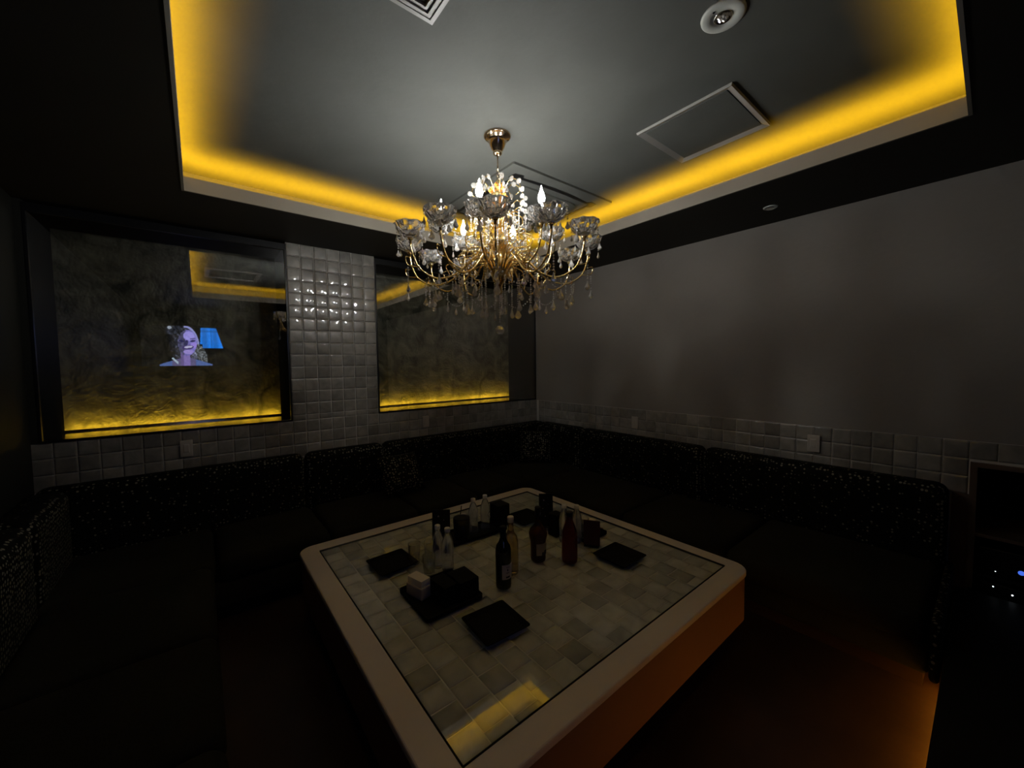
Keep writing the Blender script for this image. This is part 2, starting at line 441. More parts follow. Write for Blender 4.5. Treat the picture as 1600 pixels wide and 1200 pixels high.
def niche(name, x0, x1, led_off):
    root = bpy.data.objects.new(name, None); COL.objects.link(root); root.location = ((x0 + x1) / 2, YW, WZ0)
    root['kind'] = 'structure'
    cx = (x0 + x1) / 2; hw = (x1 - x0) / 2; H = WZ1 - WZ0
    b = MB()
    b.box(-hw, -hw + .004, 0, ND, 0, H); b.box(hw - .004, hw, 0, ND, 0, H)
    b.box(-hw + .004, hw - .004, 0, ND, H - .004, H)
    b.build('niche_lining', M['liner'], root)
    MB().box(-hw + .004, hw - .004, .0, ND, 0, .004).build('niche_floor', M['nfloor'], root)
    nx = int((x1 - x0) * 200); nz = 230
    vs = []; fs = []
    for j in range(nz + 1):
        zz = H * (j / nz) ** 1.25
        for i in range(nx + 1):
            xx = (-hw + .005) + (x1 - x0 - .01) * i / nx
            vs.append((xx, ND - .012 - relief(xx + cx, zz), zz))
    for j in range(nz):
        for i in range(nx):
            a = j * (nx + 1) + i; fs.append((a, a + 1, a + nx + 2, a + nx + 1))
    MB().add(vs, fs, True).build('plaster_panel', M['stucco'], root, label='swirled plaster back panel lit from below')
    MB().box(-hw + .02, hw - led_off, ND - .062, ND - .050, .004, .010).build('light_strip', M['niche'], root, label='glowing yellow light strip')
    MB().box(-hw + .001, hw - .001, ND - .068, ND - .064, .004, .017).build('strip_fascia', M['nfloor'], root)
    fr = MB(); t = .012
    fr.box(-hw, hw, -.006, .02, 0, t); fr.box(-hw, hw, -.006, .02, H - .05, H); fr.box(-hw, -hw + t, -.006, .02, t, H - .05); fr.box(hw - t, hw, -.006, .02, t, H - .05)
    fr.build('window_frame', M['plastic'], root)
    MB().box(-hw + t, hw - t, .006, .012, t, H - .05).build('glass_pane', M['pane'], root)
    return root
niche('window_1', N1[0], N1[1], .02)
niche('window_2', N2[0], N2[1], .02)

# ------------------------------------------------------------------ ceiling fittings
def stepped_frame(mb, w, h, steps):
    for (o, i, z0) in steps:
        ring(mb, [(-w + o, -h + o), (w - o, -h + o), (w - o, h - o), (-w + o, h - o)], [(-w + i, -h + i), (w - i, -h + i), (w - i, h - i), (-w + i, h - i)], z0, 0)
ht = thing('access_hatch', 'square metal-framed hatch in the ceiling between chandelier and emergency light', 'hatch', (2.073, .982, ZC))
m_ = MB(); w_ = .235
vsf = []
o_ = [(-w_, -w_), (w_, -w_), (w_, w_), (-w_, w_)]; i_ = [(-w_ + .032, -w_ + .032), (w_ - .032, -w_ + .032), (w_ - .032, w_ - .032), (-w_ + .032, w_ - .032)]
vs = [(x, y, -.001) for x, y in o_] + [(x, y, -.012) for x, y in [(a * .985, b * .985) for a, b in o_]] + [(x, y, -.001) for x, y in i_]
fs = []
for a in range(4):
    b = (a + 1) % 4; fs += [(b, a, 4 + a, 4 + b), (4 + b, 4 + a, 8 + a, 8 + b)]
m_.add(vs, fs).build('hatch_frame', M['hatch'], ht)
MB().box(-w_ + .034, w_ - .034, -w_ + .034, w_ - .034, -.004, -.001).build('hatch_panel', M['ceiling'], ht)
vt = thing('ceiling_vent', 'stepped square ceiling vent frame cut off at the top of the picture', 'vent', (.398, .984, ZC))
m_ = MB(); stepped_frame(m_, .29, .29, ((0, .014, -.012), (.014, .022, -.008), (.022, .034, -.015), (.034, .042, -.009), (.042, .05, -.012))); m_.build('vent_frame', M['hatch'], vt)
MB().box(-.24, .24, -.24, .24, -.003, -.001).build('vent_panel', M['ceiling'], vt)
el = thing('emergency_light', 'round recessed emergency light with white trim ring in the ceiling', 'ceiling light', (1.47, .63, ZC))
MB().lathe([(.0, -.006), (.026, -.006), (.026, -.007), (.064, -.008), (.070, -.005), (.071, 0)], 32).build('trim_ring', M['fitting'], el)
MB().lathe([(0, -.0072), (.022, -.0072), (.0255, -.011), (.029, -.0085), (.03, -.007)], 24).build('lens_rim', M['chrome'], el)
b_ = MB()
for q in range(5): b_.gem((.011 * math.cos(q * 1.257), .011 * math.sin(q * 1.257), -.012), .007, .006)
b_.gem((0, 0, -.013), .007, .007); b_.build('lens', M['crystal'], el)
MB().lathe([(0, -.0095), (.004, -.0095), (.004, -.008)], 10, Matrix.Translation((-.045, .012, 0))).build('test_button', M['plastic'], el)
sp = thing('spotlight', 'small round recessed fitting in the dark soffit above the right wall', 'ceiling light', (2.95, .95, ZS))
MB().lathe([(.0, -.004), (.03, -.004), (.032, -.008), (.04, -.004), (.041, 0)], 24).build('trim_ring', M['fitting'], sp)
MB().lathe([(0, -.006), (.02, -.006), (.022, -.004)], 16).build('lens', M['chrome'], sp)
# round-flow cassette
ac = thing('air_conditioner', 'square ceiling cassette air conditioner with curved outlets behind the chandelier', 'air conditioner', (1.98, 2.30, ZC))
P = .475
MB().prism(rrect(-P, P, -P, P, .012, 3), -.014, 0).build('panel', M['ceiling'], ac)
MB().prism(rrect(-.30, .30, -.30, .30, .07, 5), -.026, -.012).build('intake_grille', M['ceiling'], ac)
def slot(k):
    m = MB(); o = []; n = 14
    for i in range(n + 1):
        t = -1 + 2 * i / n; o.append((t * .34, -.365 - .03 * (1 - t * t)))
    inn = [(x, y + .018 + .016 * (1 - (x / .34) ** 2)) for x, y in reversed(o)]
    m.prism(o + inn, -.0165, -.0138, T=Matrix.Rotation(k * PI / 2, 4, 'Z')); return m
for k in range(4):
    slot(k).build('outlet', M['dark'], ac, label='dark curved air outlet')
    MB().prism([(.36, .30), (.40, .33), (.39, .39), (.33, .40), (.30, .36), (.35, .35)], -.016, -.0138, T=Matrix.Rotation(k * PI / 2, 4, 'Z')).build('corner_outlet', M['dark'], ac)

# ------------------------------------------------------------------ chandelier
CX, CY = 1.275, 1.679
ch = thing('chandelier', 'large gold crystal chandelier with two tiers of arms and glowing candle bulbs', 'chandelier', (CX, CY, ZC))
Z0 = ZC
def zz(z): return z - Z0
yaw = math.atan2(.778, .627)            # heading of the tiers
MB().lathe([(0, 0), (.070, 0), (.072, -.006), (.066, -.012), (.060, -.012), (.058, -.020), (.050, -.022), (.047, -.035), (.036, -.062), (.024, -.082), (.022, -.086), (.024, -.090), (.021, -.097), (.008, -.102), (0, -.102)], 32).build('canopy', M['rosegold'], ch)
MB().tube([(0, 0, -.10), (0, 0, -.185)], .0035, 8).build('rod', M['rosegold'], ch)
for k in range(2):
    m = MB(); pts = []
    for i in range(17):
        a = 2 * PI * i / 16; pts.append((.008 * math.cos(a) * (k == 0), .008 * math.cos(a) * (k == 1), -.196 - .019 * k + .014 * math.sin(a)))
    m.tube(pts, .002, 6).build('chain_link', M['rosegold'], ch)
prof = [(0, 2.475), (.010, 2.47), (.016, 2.455), (.008, 2.44), (.012, 2.43), (.034, 2.41), (.038, 2.39), (.018, 2.36), (.014, 2.34), (.024, 2.325), (.040, 2.30), (.044, 2.27), (.028, 2.24), (.018, 2.22), (.022, 2.20), (.045, 2.185), (.062, 2.165), (.066, 2.14), (.05, 2.12), (.028, 2.10), (.024, 2.08), (.036, 2.06), (.050, 2.03), (.052, 2.0), (.042, 1.97), (.035, 1.945), (.02, 1.93), (.012, 1.90), (.016, 1.885), (0, 1.87)]
MB().lathe([(r, zz(z)) for r, z in reversed(prof)], 24).build('column', M['gold'], ch)
# amber glass ball cluster on the column
m = MB()
for k in range(26):
    a = k * 2.4; zc = 2.395 + .045 * math.sin(k * 1.7); rr = .036 + .012 * math.cos(k * 2.9)
    m.gem((rr * math.cos(a), rr * math.sin(a), zz(zc)), .012, .014)
m.build('crystal_cluster', mat('amber_crystal', (1.0, .45, .08), .15, trans=.2, ior=1.5), ch, label='amber crystals around the upper column')

def cup_mesh():
    p = [(.008, -.012), (.014, -.008), (.016, 0), (.034, .004), (.054, .016), (.066, .034), (.072, .052), (.075, .058), (.070, .058), (.062, .040), (.048, .022), (.024, .012), (.0, .010)]
    m = MB().lathe(p, 32, smooth=False)
    for i in range(13):
        for k in range(32):
            x, y, z = m.v[i * 32 + k]; q = 1 - (.13 if (k // 2 + i) % 2 else 0) * (1 if 3 < i < 9 else .3)
            zz_ = z + (.005 if k % 4 < 2 and 6 <= i <= 8 else 0)
            m.v[i * 32 + k] = (x * q, y * q, zz_)
    return m.mesh('glass_cup', M['cupglass'])
def stem_mesh():
    return MB().lathe([(.008, .008), (.012, .012), (.012, .018), (.0085, .02), (.0085, .075), (.010, .077), (.010, .082), (0, .083)], 12).mesh('candle_sleeve', M['glass'])
def bulb_mesh():
    return MB().lathe([(.007, .083), (.010, .090), (.0155, .104), (.0165, .114), (.0145, .126), (.009, .140), (.0045, .152), (.002, .165), (0, .172)], 16).mesh('candle_bulb', M['bulb'])
def drop_mesh(h=.036, w=.012, name='crystal_drop'):
    # flat-sided almond drop hanging below its origin
    m = MB(); n = 8
    m.lathe([(0, 0), (w * .25, -h * .12), (w * .42, -h * .35), (w, -h * .68), (w * .92, -h * .82), (w * .45, -h * .95), (0, -h)][::-1], n, smooth=False)
    for i, v in enumerate(m.v): m.v[i] = (v[0], v[1] * .6, v[2])
    return m.mesh(name, M['crystal'])
CUP, SLV, BLB = cup_mesh(), stem_mesh(), bulb_mesh()
DROP, DROPS, DROPL = drop_mesh(.048, .0155), drop_mesh(.036, .0115), drop_mesh(.062, .018)
BOB = MB().lathe([(.009, 0), (.013, -.002), (.010, -.006), (.0, -.007)][::-1], 12).mesh('bobeche', M['brass_dark'])
def strand(mb, x, y, z, n, r=.0048, gap=.011):
    for i in range(n): mb.gem((x, y, z - i * gap - .005), r, r * 1.15)
def bez(pts, n=20):
    # Catmull-Rom through points
    out = []; P_ = [pts[0]] + list(pts) + [pts[-1]]
    for i in range(1, len(P_) - 2):
        p0, p1, p2, p3 = [Vector(q) for q in P_[i - 1:i + 3]]
        for k in range(n // (len(pts) - 1) + 1):
            t = k / (n // (len(pts) - 1) + 1)
            out.append(.5 * ((2 * p1) + (-p0 + p2) * t + (2 * p0 - 5 * p1 + 4 * p2 - p3) * t * t + (-p0 + 3 * p1 - 3 * p2 + p3) * t ** 3))
    out.append(Vector(pts[-1])); return out
def arm_mesh(r, zcup, pts, extra=()):
    m = MB(); m.tube(bez([(a, 0, zz(b)) for a, b in pts], 26), .0052, 7, r2=.0042)
    for e in extra: m.tube(bez([(a, 0, zz(b)) for a, b in e], 16), .003, 5, r2=.002)
    m.lathe([(.006, zz(zcup) - .03), (.006, zz(zcup) - .014), (.012, zz(zcup) - .012), (.013, zz(zcup) - .008), (.006, zz(zcup) - .006)], 10, Matrix.Translation((r, 0, 0)))
    return m.mesh('arm', M['gold'])
RU, ZU = .30, 2.175
RO, ZO = .475, 2.105
ARM_U = arm_mesh(RU, ZU, [(.03, 2.06), (.075, 2.13), (.13, 2.07), (.19, 2.005), (.255, 2.03), (.29, 2.09), (RU, ZU - .012)],
                 [[(.09, 2.11), (.14, 2.13), (.16, 2.09), (.13, 2.08)], [(.2, 2.01), (.22, 2.06), (.19, 2.07)]])
ARM_O = arm_mesh(RO, ZO, [(.04, 1.99), (.10, 2.07), (.17, 2.03), (.25, 1.955), (.35, 1.925), (.435, 1.965), (.47, 2.04), (RO, ZO - .012)],
                 [[(.12, 2.06), (.17, 2.08), (.19, 2.04), (.16, 2.02)], [(.28, 1.945), (.30, 1.99), (.26, 2.0), (.25, 1.97)], [(.44, 1.97), (.49, 1.975), (.50, 2.01), (.48, 2.01)]])
def place_arm(me, r, zc, deg, lit, upper):
    a = yaw + math.radians(deg)
    am = put('arm', me, ch, (0, 0, 0), (0, 0, a))
    put('glass_cup', CUP, am, (r, 0, zz(zc)), (0, 0, random.random()))
    put('bobeche', BOB, am, (r, 0, zz(zc)))
    if upper: put('candle_sleeve', SLV, am, (r, 0, zz(zc)))
    if lit: put('candle_bulb', BLB, am, (r, 0, zz(zc)), (0, 0, 0), label='glowing flame-shaped bulb')
    n = 5 if upper else 5
    for k in range(n):
        w = 2 * PI * (k + .5) / n + random.uniform(-.2, .2)
        m = MB(); q = 2 if (k + int(deg)) % 3 else 4
        dx, dy = .070 * math.cos(w), .070 * math.sin(w)
        strand(m, 0, 0, 0, q, .005, .012)
        m.build('bead_chain', M['crystal'], am, (r + dx, dy, zz(zc + .045)))
        put('crystal_drop', DROP if k % 2 else DROPS, am, (r + dx, dy, zz(zc + .045) - .012 * q - .002), (0, 0, random.uniform(0, 3)))
    # drops below the dip of the arm
    if not upper:
        for (rx, zb, q, me2) in ((.355, 1.918, 4, DROPL), (.25, 1.948, 2, DROP), (.49, 1.965, 6, DROP)):
            m = MB(); strand(m, 0, 0, 0, q, .005, .012); m.build('bead_chain', M['crystal'], am, (rx, 0, zz(zb)))
            put('crystal_drop', me2, am, (rx, 0, zz(zb) - .012 * q - .002), (0, 0, random.uniform(0, 3)))
    else:
        for (rx, zb, q, me2) in ((.20, 2.0, 3, DROP),):
            m = MB(); strand(m, 0, 0, 0, q, .005, .012); m.build('bead_chain', M['crystal'], am, (rx, 0, zz(zb)))
            put('crystal_drop', me2, am, (rx, 0, zz(zb) - .012 * q - .002), (0, 0, random.uniform(0, 3)))
# angles are measured from the forward heading, counter-clockwise
for k, d in enumerate((-75, -15, 45, 105, 165, 225)):   # upper ring
    place_arm(ARM_U, RU, ZU, d + 0.0, True if k != 0 else False, True)
for k in range(12):
    place_arm(ARM_O, RO, ZO, k * 30, False, False)
# swags of beads between outer arms
for k in range(12):
    m = MB(); a1_ = yaw + math.radians(k * 30); a2_ = yaw + math.radians(k * 30 + 30)
    p1 = Vector((.40 * math.cos(a1_), .40 * math.sin(a1_), zz(1.94))); p2 = Vector((.40 * math.cos(a2_), .40 * math.sin(a2_), zz(1.94)))
    for i in range(17):
        t = i / 16; p = p1.lerp(p2, t); p.z -= .085 * (1 - (2 * t - 1) ** 2) ; m.gem(p, .0048, .0055)
    m.build('bead_swag', M['crystal'], ch)
    mid = (p1 + p2) / 2
    put('crystal_drop', DROP, ch, (mid.x, mid.y, mid.z - .092), (0, 0, a1_))
# swags from upper cups to crown
for k, d in enumerate((-75, -15, 45, 105, 165, 225)):
    a = yaw + math.radians(d); m = MB()
    p1 = Vector((.06 * math.cos(a), .06 * math.sin(a), zz(2.30))); p2 = Vector((.25 * math.cos(a), .25 * math.sin(a), zz(2.19)))
    for i in range(17):
        t = i / 16; p = p1.lerp(p2, t); p.z -= .05 * (1 - (2 * t - 1) ** 2); m.gem(p, .0055, .006)
    m.build('bead_swag', M['crystal'], ch)
# crown scrolls with large flat crystals
for k in range(8):
    a = yaw + math.radians(k * 45 + 12)
    T = Matrix.Rotation(a, 4, 'Z')
    m = MB()
    m.tube(bez([(.015, 0, zz(2.30)), (.035, 0, zz(2.40)), (.075, 0, zz(2.455)), (.12, 0, zz(2.44)), (.14, 0, zz(2.39)), (.11, 0, zz(2.37))], 20), .0032, 6, T, r2=.002)
    m.tube(bez([(.03, 0, zz(2.22)), (.07, 0, zz(2.30)), (.115, 0, zz(2.34)), (.145, 0, zz(2.31)), (.13, 0, zz(2.285))], 16), .003, 6, T, r2=.002)
    sc = m.build('crown_scroll', M['gold'], ch)
    for (r, z, s) in ((.045, 2.425, .013), (.085, 2.458, .015), (.128, 2.435, .016), (.148, 2.39, .014), (.148, 2.355, .013), (.148, 2.32, .015), (.148, 2.285, .011)):
        m = MB(); p = T @ Vector((r, 0, zz(z)))
        m.lathe([(0, -.005), (s * .6, -.005), (s, 0), (s * .6, .005), (0, .005)], 8, Matrix.Translation(p) @ Matrix.Rotation(a, 4, 'Z') @ Matrix.Rotation(PI / 2, 4, 'X'), smooth=False)
        m.build('octagon_crystal', M['crystal'], sc)
# gilded leaves and curls packed around the column
for k in range(48):
    a = k * 2 * PI / 48 + .1; T = Matrix.Rotation(a, 4, 'Z'); m = MB(); j = k % 4
    zb = (2.02, 2.12, 2.22, 1.96)[j]; ro = (.20, .17, .12, .15)[j]
    m.tube(bez([(.03, 0, zz(zb)), (ro * .5, .01, zz(zb + .07)), (ro, .0, zz(zb + .06)), (ro * 1.05, -.01, zz(zb + .015)), (ro * .85, 0, zz(zb))], 16), .0048, 5, T, r2=.0026)
    m.build('gilt_curl', M['gold'], ch)
for k in range(22):
    a = k * 2 * PI / 22; r = (.09, .145)[k % 2]; m = MB(); strand(m, 0, 0, 0, 15 if k % 2 else 20, .006, .0125)
    m.build('bead_chain', M['crystal'], ch, (r * math.cos(a), r * math.sin(a), zz(2.28 if k % 2 else 2.30)))
# inner hanging curtain at the bottom
for k in range(18):
    a = k * 2 * PI / 18 + .15; r = (.10, .17, .225)[k % 3]; n = (13, 11, 8)[k % 3]
    m = MB(); strand(m, 0, 0, 0, n, .0052, .0118)
    m.build('bead_chain', M['crystal'], ch, (r * math.cos(a), r * math.sin(a), zz(1.955)))
    put('crystal_drop', DROPL if k % 2 else DROP, ch, (r * math.cos(a), r * math.sin(a), zz(1.955) - .0118 * n - .002), (0, 0, a))
m = MB(); strand(m, 0, 0, 0, 12, .006, .0125); m.build('bead_chain', M['crystal'], ch, (0, 0, zz(1.87)))
MB().lathe([(0, -.034), (.013, -.031), (.022, -.022), (.0255, -.008), (.022, .006), (.013, .015), (0, .018)], 12, smooth=False).build('crystal_ball', M['crystal'], ch, (0, 0, zz(1.692)), label='round crystal ball at the very bottom')

# ------------------------------------------------------------------ television on the rear wall (seen reflected in the left niche glass)
TVX0, TVX1, TVZ0, TVZ1 = -.69, .52, 1.54, 2.20
tv = thing('television', 'wall television showing a smiling woman and a blue lampshade, mirrored in left niche', 'television', ((TVX0 + TVX1) / 2, YB, (TVZ0 + TVZ1) / 2))
hw = (TVX1 - TVX0) / 2; hh = (TVZ1 - TVZ0) / 2
MB().rbox(-hw - .015, hw + .015, .002, .05, -hh - .02, hh + .015, .006, 2).build('casing', M['plastic'], tv)
f_ = 607.0
def to_px(x, z):      # screen artwork layout grid (pixels of the picture being shown)
    u = (x - TVX0) / (TVX1 - TVX0); v = (TVZ1 - z) / (TVZ1 - TVZ0)
    return 217 + u * 152, 504.5 + v * 70
def ell(px, py, cx, cy, rx, ry, rot=0.0):
    dx, dy = px - cx, py - cy; c, s = math.cos(rot), math.sin(rot)
    return ((dx * c + dy * s) / rx) ** 2 + ((-dx * s + dy * c) / ry) ** 2
def art(px, py):
    c = Vector((.0006, .001, .002))
    nz = noise.noise(Vector((px * .22, py * .22, 0))); nf = noise.noise(Vector((px * .5 + 3 * nz, py * .22 + 2 * nz, 3))) + .35 * noise.noise(Vector((px * 1.1, py * .7, 9)))
    # lampshade
    t = (py - 507) / 36.0
    if 0 <= t <= 1 and (311 - 3 * t + 1 * 0) < px < (337 + 11 * t) and px > 308 + (5 if t > .8 else 0):
        k = .8 + .2 * math.cos((px - 326) * .35)
        c = Vector((.012, .21, .85)) * k
        if .12 < t < .2: c = c * .7
        if abs(px - 328) < 1.6: c = c * .65
    # hair
    if ell(px, py, 283, 540, 23, 36, -.12) < 1 and py < 573:
        c = Vector((.045, .05, .075)) * (.15 + 2.2 * max(0, nf + .1))
        if px > 293: c = Vector((.14, .15, .24)) * (.2 + 2.0 * max(0, nf + .2))
        if px < 268: c = c * .35
    if 252 < px < 300 and ell(px, py, 270, 512, 17, 9) < 1: c = Vector((.035, .04, .06)) * (.1 + 2.6 * max(0, nf + .1))
    if ell(px, py, 261, 508, 3.5, 2.5) < 1: c = Vector((.3, .35, .42))
    # bright hair edge
    e = ell(px, py, 286, 535, 20, 30, -.1)
    if .86 < e < 1.12 and px > 284 and py < 540: c = Vector((.26, .28, .6))
    # hair down right
    if ell(px, py, 310, 554, 8, 19, -.35) < 1 and py < 573: c = Vector((.15, .17, .19)) * (.15 + 2.2 * max(0, nf + .15))
    # shoulders
    if py > 564 - abs(px - 290) * -.25 - 6 and 243 < px < 328 and py > 558 + abs(px - 285) * .33 : c = Vector((.07, .12, .32)) if px > 300 or px < 262 else Vector((.10, .09, .2))
    if 262 < px < 272 and py > 560 and abs((px - 262) * 1.0 - (py - 560)) < 2.2: c = Vector((.35, .45, .55))
    # neck
    if 276 < px < 291 and 550 < py: c = Vector((.20, .15, .42)) * (1 if px > 281 else .6)
    # face
    if ell(px, py, 288, 534, 15.5, 23, .12) < 1 :
        c = Vector((.20, .18, .56)) * (.55 + .5 * min(1, max(0, (px - 276) / 26))) if px > 284 - (py - 534) * .1 else Vector((.06, .06, .13)) * (1 + nz)
        if ell(px, py, 291, 522, 9, 8) < 1: c = Vector((.30, .27, .72))
        if ell(px, py, 299, 538, 6, 5) < 1: c = Vector((.30, .22, .70))
        if ell(px, py, 289, 550, 8, 4) < 1: c = Vector((.30, .24, .62))
        if ell(px, py, 297, 530.5, 4.5, 1.6, -.1) < 1 or ell(px, py, 279, 531, 4.5, 1.8, .2) < 1: c = Vector((.015, .015, .08))
        if ell(px, py, 297, 526.5, 5, 1.0, -.1) < 1: c = Vector((.08, .07, .25))
        if ell(px, py, 286.5, 534, 2.5, 5.5, .3) < 1: c = Vector((.02, .02, .09))
        if ell(px, py, 288.5, 542, 9.5, 3.8, -.12) < 1: c = Vector((.05, .03, .15))
        if ell(px, py, 289.5, 541.2, 7.0, 2.0, -.14) < 1: c = Vector((.42, .42, .62))
    return c
nx, nz = 220, 110
vs = []; fs = []; cols = []
for j in range(nz + 1):
    for i in range(nx + 1):
        x = -hw + 2 * hw * i / nx; z = -hh + 2 * hh * j / nz
        vs.append((x, .052, z)); cols.append(art(*to_px(x + (TVX0 + TVX1) / 2, z + (TVZ0 + TVZ1) / 2)))
for j in range(nz):
    for i in range(nx):
        a = j * (nx + 1) + i; fs.append((a, a + nx + 1, a + nx + 2, a + 1))
sm_ = bpy.data.materials.new('screen_picture'); sm_.use_nodes = True; nt = sm_.node_tree; nt.nodes.clear()
e = nt.nodes.new('ShaderNodeEmission'); o = nt.nodes.new('ShaderNodeOutputMaterial'); at = nt.nodes.new('ShaderNodeAttribute'); at.attribute_name = 'picture'
nt.links.new(at.outputs['Color'], e.inputs[0]); e.inputs[1].default_value = TV_E; nt.links.new(e.outputs[0], o.inputs[0])
scr = MB().add(vs, fs).build('screen', sm_, tv)
ca = scr.data.color_attributes.new('picture', 'FLOAT_COLOR', 'POINT')
for i, c in enumerate(cols): ca.data[i].color = (c.x, c.y, c.z, 1)

# ------------------------------------------------------------------ sofas
def sofa(name, label, parts):
    return thing(name, label, 'sofa', parts)
SZ = .375; BT = .80
# left sofa (along left wall)
sl = sofa('bench_sofa', 'dark velvet bench sofa along the black left wall', (XL, 1.6, 0))
MB().rbox(.004, .80, -1.38, 1.16, .09, .24, .02, 2).build('base', M['velvet'], sl)
MB().box(.004, .70, -1.34, 1.16, 0, .09).build('plinth', M['dark'], sl)
for (y0, y1) in ((.25, .84), (.84, 1.44), (1.44, 2.05), (2.05, 2.765)):
    MB().rbox(.17, .82, y0 - 1.6 + .004, y1 - 1.6 - .004, .235, SZ + .012, .055, 4, bulge=.012).build('seat_cushion', M['velvet'], sl)
for (y0, y1) in ((.25, 1.44), (1.44, 2.765)):
    MB().rbox(.004, .18, y0 - 1.6 + .003, y1 - 1.6 - .003, .24, BT, .06, 4).build('backrest', M['pattern'], sl)
# window sofa, runs across both corners
sw = sofa('bench_sofa', 'dark velvet bench sofa below the two lit niches', (1.2, YW, 0))
MB().rbox(-1.99, 2.09, -.82, -.004, .09, .24, .02, 2).build('base', M['velvet'], sw)
MB().box(-1.98, 2.08, -.75, -.004, 0, .09).build('plinth', M['dark'], sw)
for (x0, x1) in ((-.78, .035), (.035, .66), (.66, 1.30), (1.30, 1.86), (1.86, 2.375), (2.375, 3.28)):
    MB().rbox(x0 - 1.2 + .003, x1 - 1.2 - .003, -.83, -.17, .235, SZ + .012, .055, 4, bulge=.012).build('seat_cushion', M['velvet'], sw)
for (x0, x1) in ((-.785, .64), (.64, 1.285), (1.285, 3.285)):
    MB().rbox(x0 - 1.2 + .003, x1 - 1.2 - .003, -.18, -.012, .24, BT, .06, 4).build('backrest', M['pattern'], sw)
# right sofa
sr = sofa('bench_sofa', 'dark velvet bench sofa along the grey right wall', (XR, 1.6, 0))
MB().rbox(-.84, -.004, -1.46, 1.16, .09, .24, .02, 2).build('base', M['velvet'], sr)
MB().box(-.78, -.004, -1.44, 1.16, 0, .09).build('plinth', M['floor'], sr)
for (y0, y1) in ((.15, .98), (.98, 1.72), (1.72, 2.765)):
    MB().rbox(-.91, -.17, y0 - 1.6 + .003, y1 - 1.6 - .003, .235, SZ + .012, .055, 4, bulge=.012).build('seat_cushion', M['velvet'], sr)
for (y0, y1) in ((.13, 1.467), (1.467, 2.765)):
    MB().rbox(-.18, -.012, y0 - 1.6 + .003, y1 - 1.6 - .003, .24, BT + .005, .06, 4).build('backrest', M['pattern'], sr)
MB().rbox(1.91, 2.088, -.832, -.185, .24, BT + .005, .06, 4).build('backrest', M['pattern'], sw)
MB().rbox(-1.996, -1.82, -.832, -.185, .24, BT, .06, 4).build('backrest', M['pattern'], sw)
MB().rbox(-.88, -.05, -1.495, -1.462, .09, .36, .015, 2).build('end_panel', M['pattern'], sr)
# loose cushions
def cushion(loc, rot, label, s=.34):
    m = MB(); n = 12; vs = []; fs = []
    for sgn in (1, -1):
        o = len(vs)
        for j in range(n + 1):
            for i in range(n + 1):
                u = -1 + 2 * i / n; v = -1 + 2 * j / n
                pin = 1 - .06 * (1 - abs(u) ** 2) * (abs(v) ** 4)
                pin2 = 1 - .06 * (1 - abs(v) ** 2) * (abs(u) ** 4)
                t = .065 * ((1 - u ** 4) * (1 - v ** 4)) ** .6
                vs.append((u * s / 2 * pin2, sgn * t, v * s / 2 * pin + s / 2))
        for j in range(n):
            for i in range(n):
                a = o + j * (n + 1) + i; q = (a, a + 1, a + n + 2, a + n + 1)
                fs.append(q if sgn < 0 else tuple(reversed(q)))
    m.add(vs, fs, True); o = m.build('throw_cushion', M['pattern'], None, loc, rot); return tag(o, label, 'cushion', 'patterned throw cushions on the sofas')
cushion((1.34, 3.10, SZ + .045), (-.6, 0, .05), 'patterned cushion propped on the sofa below the right niche', .36)
cushion((2.86, 3.16, SZ + .032), (-.25, 0, -.78), 'patterned cushion standing in the far sofa corner', .36)

# ------------------------------------------------------------------ low tiled table
TX0, TX1, TY0, TY1, TZ = .41, 2.215, .765, 2.56, .42
tcx, tcy = (TX0 + TX1) / 2, (TY0 + TY1) / 2; thx, thy = (TX1 - TX0) / 2, (TY1 - TY0) / 2
tb = thing('low_table', 'large square low table with tiled glass-covered top and rounded corners', 'table', (tcx, tcy, 0))
IX0, IX1, IY0, IY1 = .508, 2.128, .862, 2.455
ix0, ix1, iy0, iy1 = IX0 - tcx, IX1 - tcx, IY0 - tcy, IY1 - tcy
n_ = 6
outer = rrect(-thx, thx, -thy, thy, .085, n_)
inner = rrect(ix0, ix1, iy0, iy1, .004, n_)
m = MB(); ring(m, outer, inner, TZ - .03, TZ - .001)
fr_ = m.build('table_frame', M['tframe'], tb)
bm_ = fr_.modifiers.new('edge', 'BEVEL'); bm_.width = .006; bm_.segments = 2; bm_.limit_method = 'ANGLE'; bm_.angle_limit = math.radians(60)
m = MB(); ring(m, rrect(-thx + .006, thx - .006, -thy + .006, thy - .006, .08, n_), rrect(-thx + .03, thx - .03, -thy + .03, thy - .03, .06, n_), .16, TZ - .03)
m.build('side_panel', M['tside'], tb)
MB().box(ix0 - .05, ix1 + .05, iy0 - .05, iy1 + .05, .16, TZ - .030).build('core', M['dark'], tb)
MB().box(-thx + .22, thx - .22, -thy + .22, thy - .22, 0, .16).build('plinth', M['dark'], tb)
MB().box(ix0, ix1, iy0, iy1, TZ - .030, TZ - .0115).build('tile_bed', M['tgrout'], tb)
TTILE = [tile_mesh(.098 - .003, .098 - .003, i + 20, M['ttile'], .0018, .004, 4) for i in range(6)]
ncol = 16; cw = (ix1 - ix0 - .004) / ncol
tc_ = {}
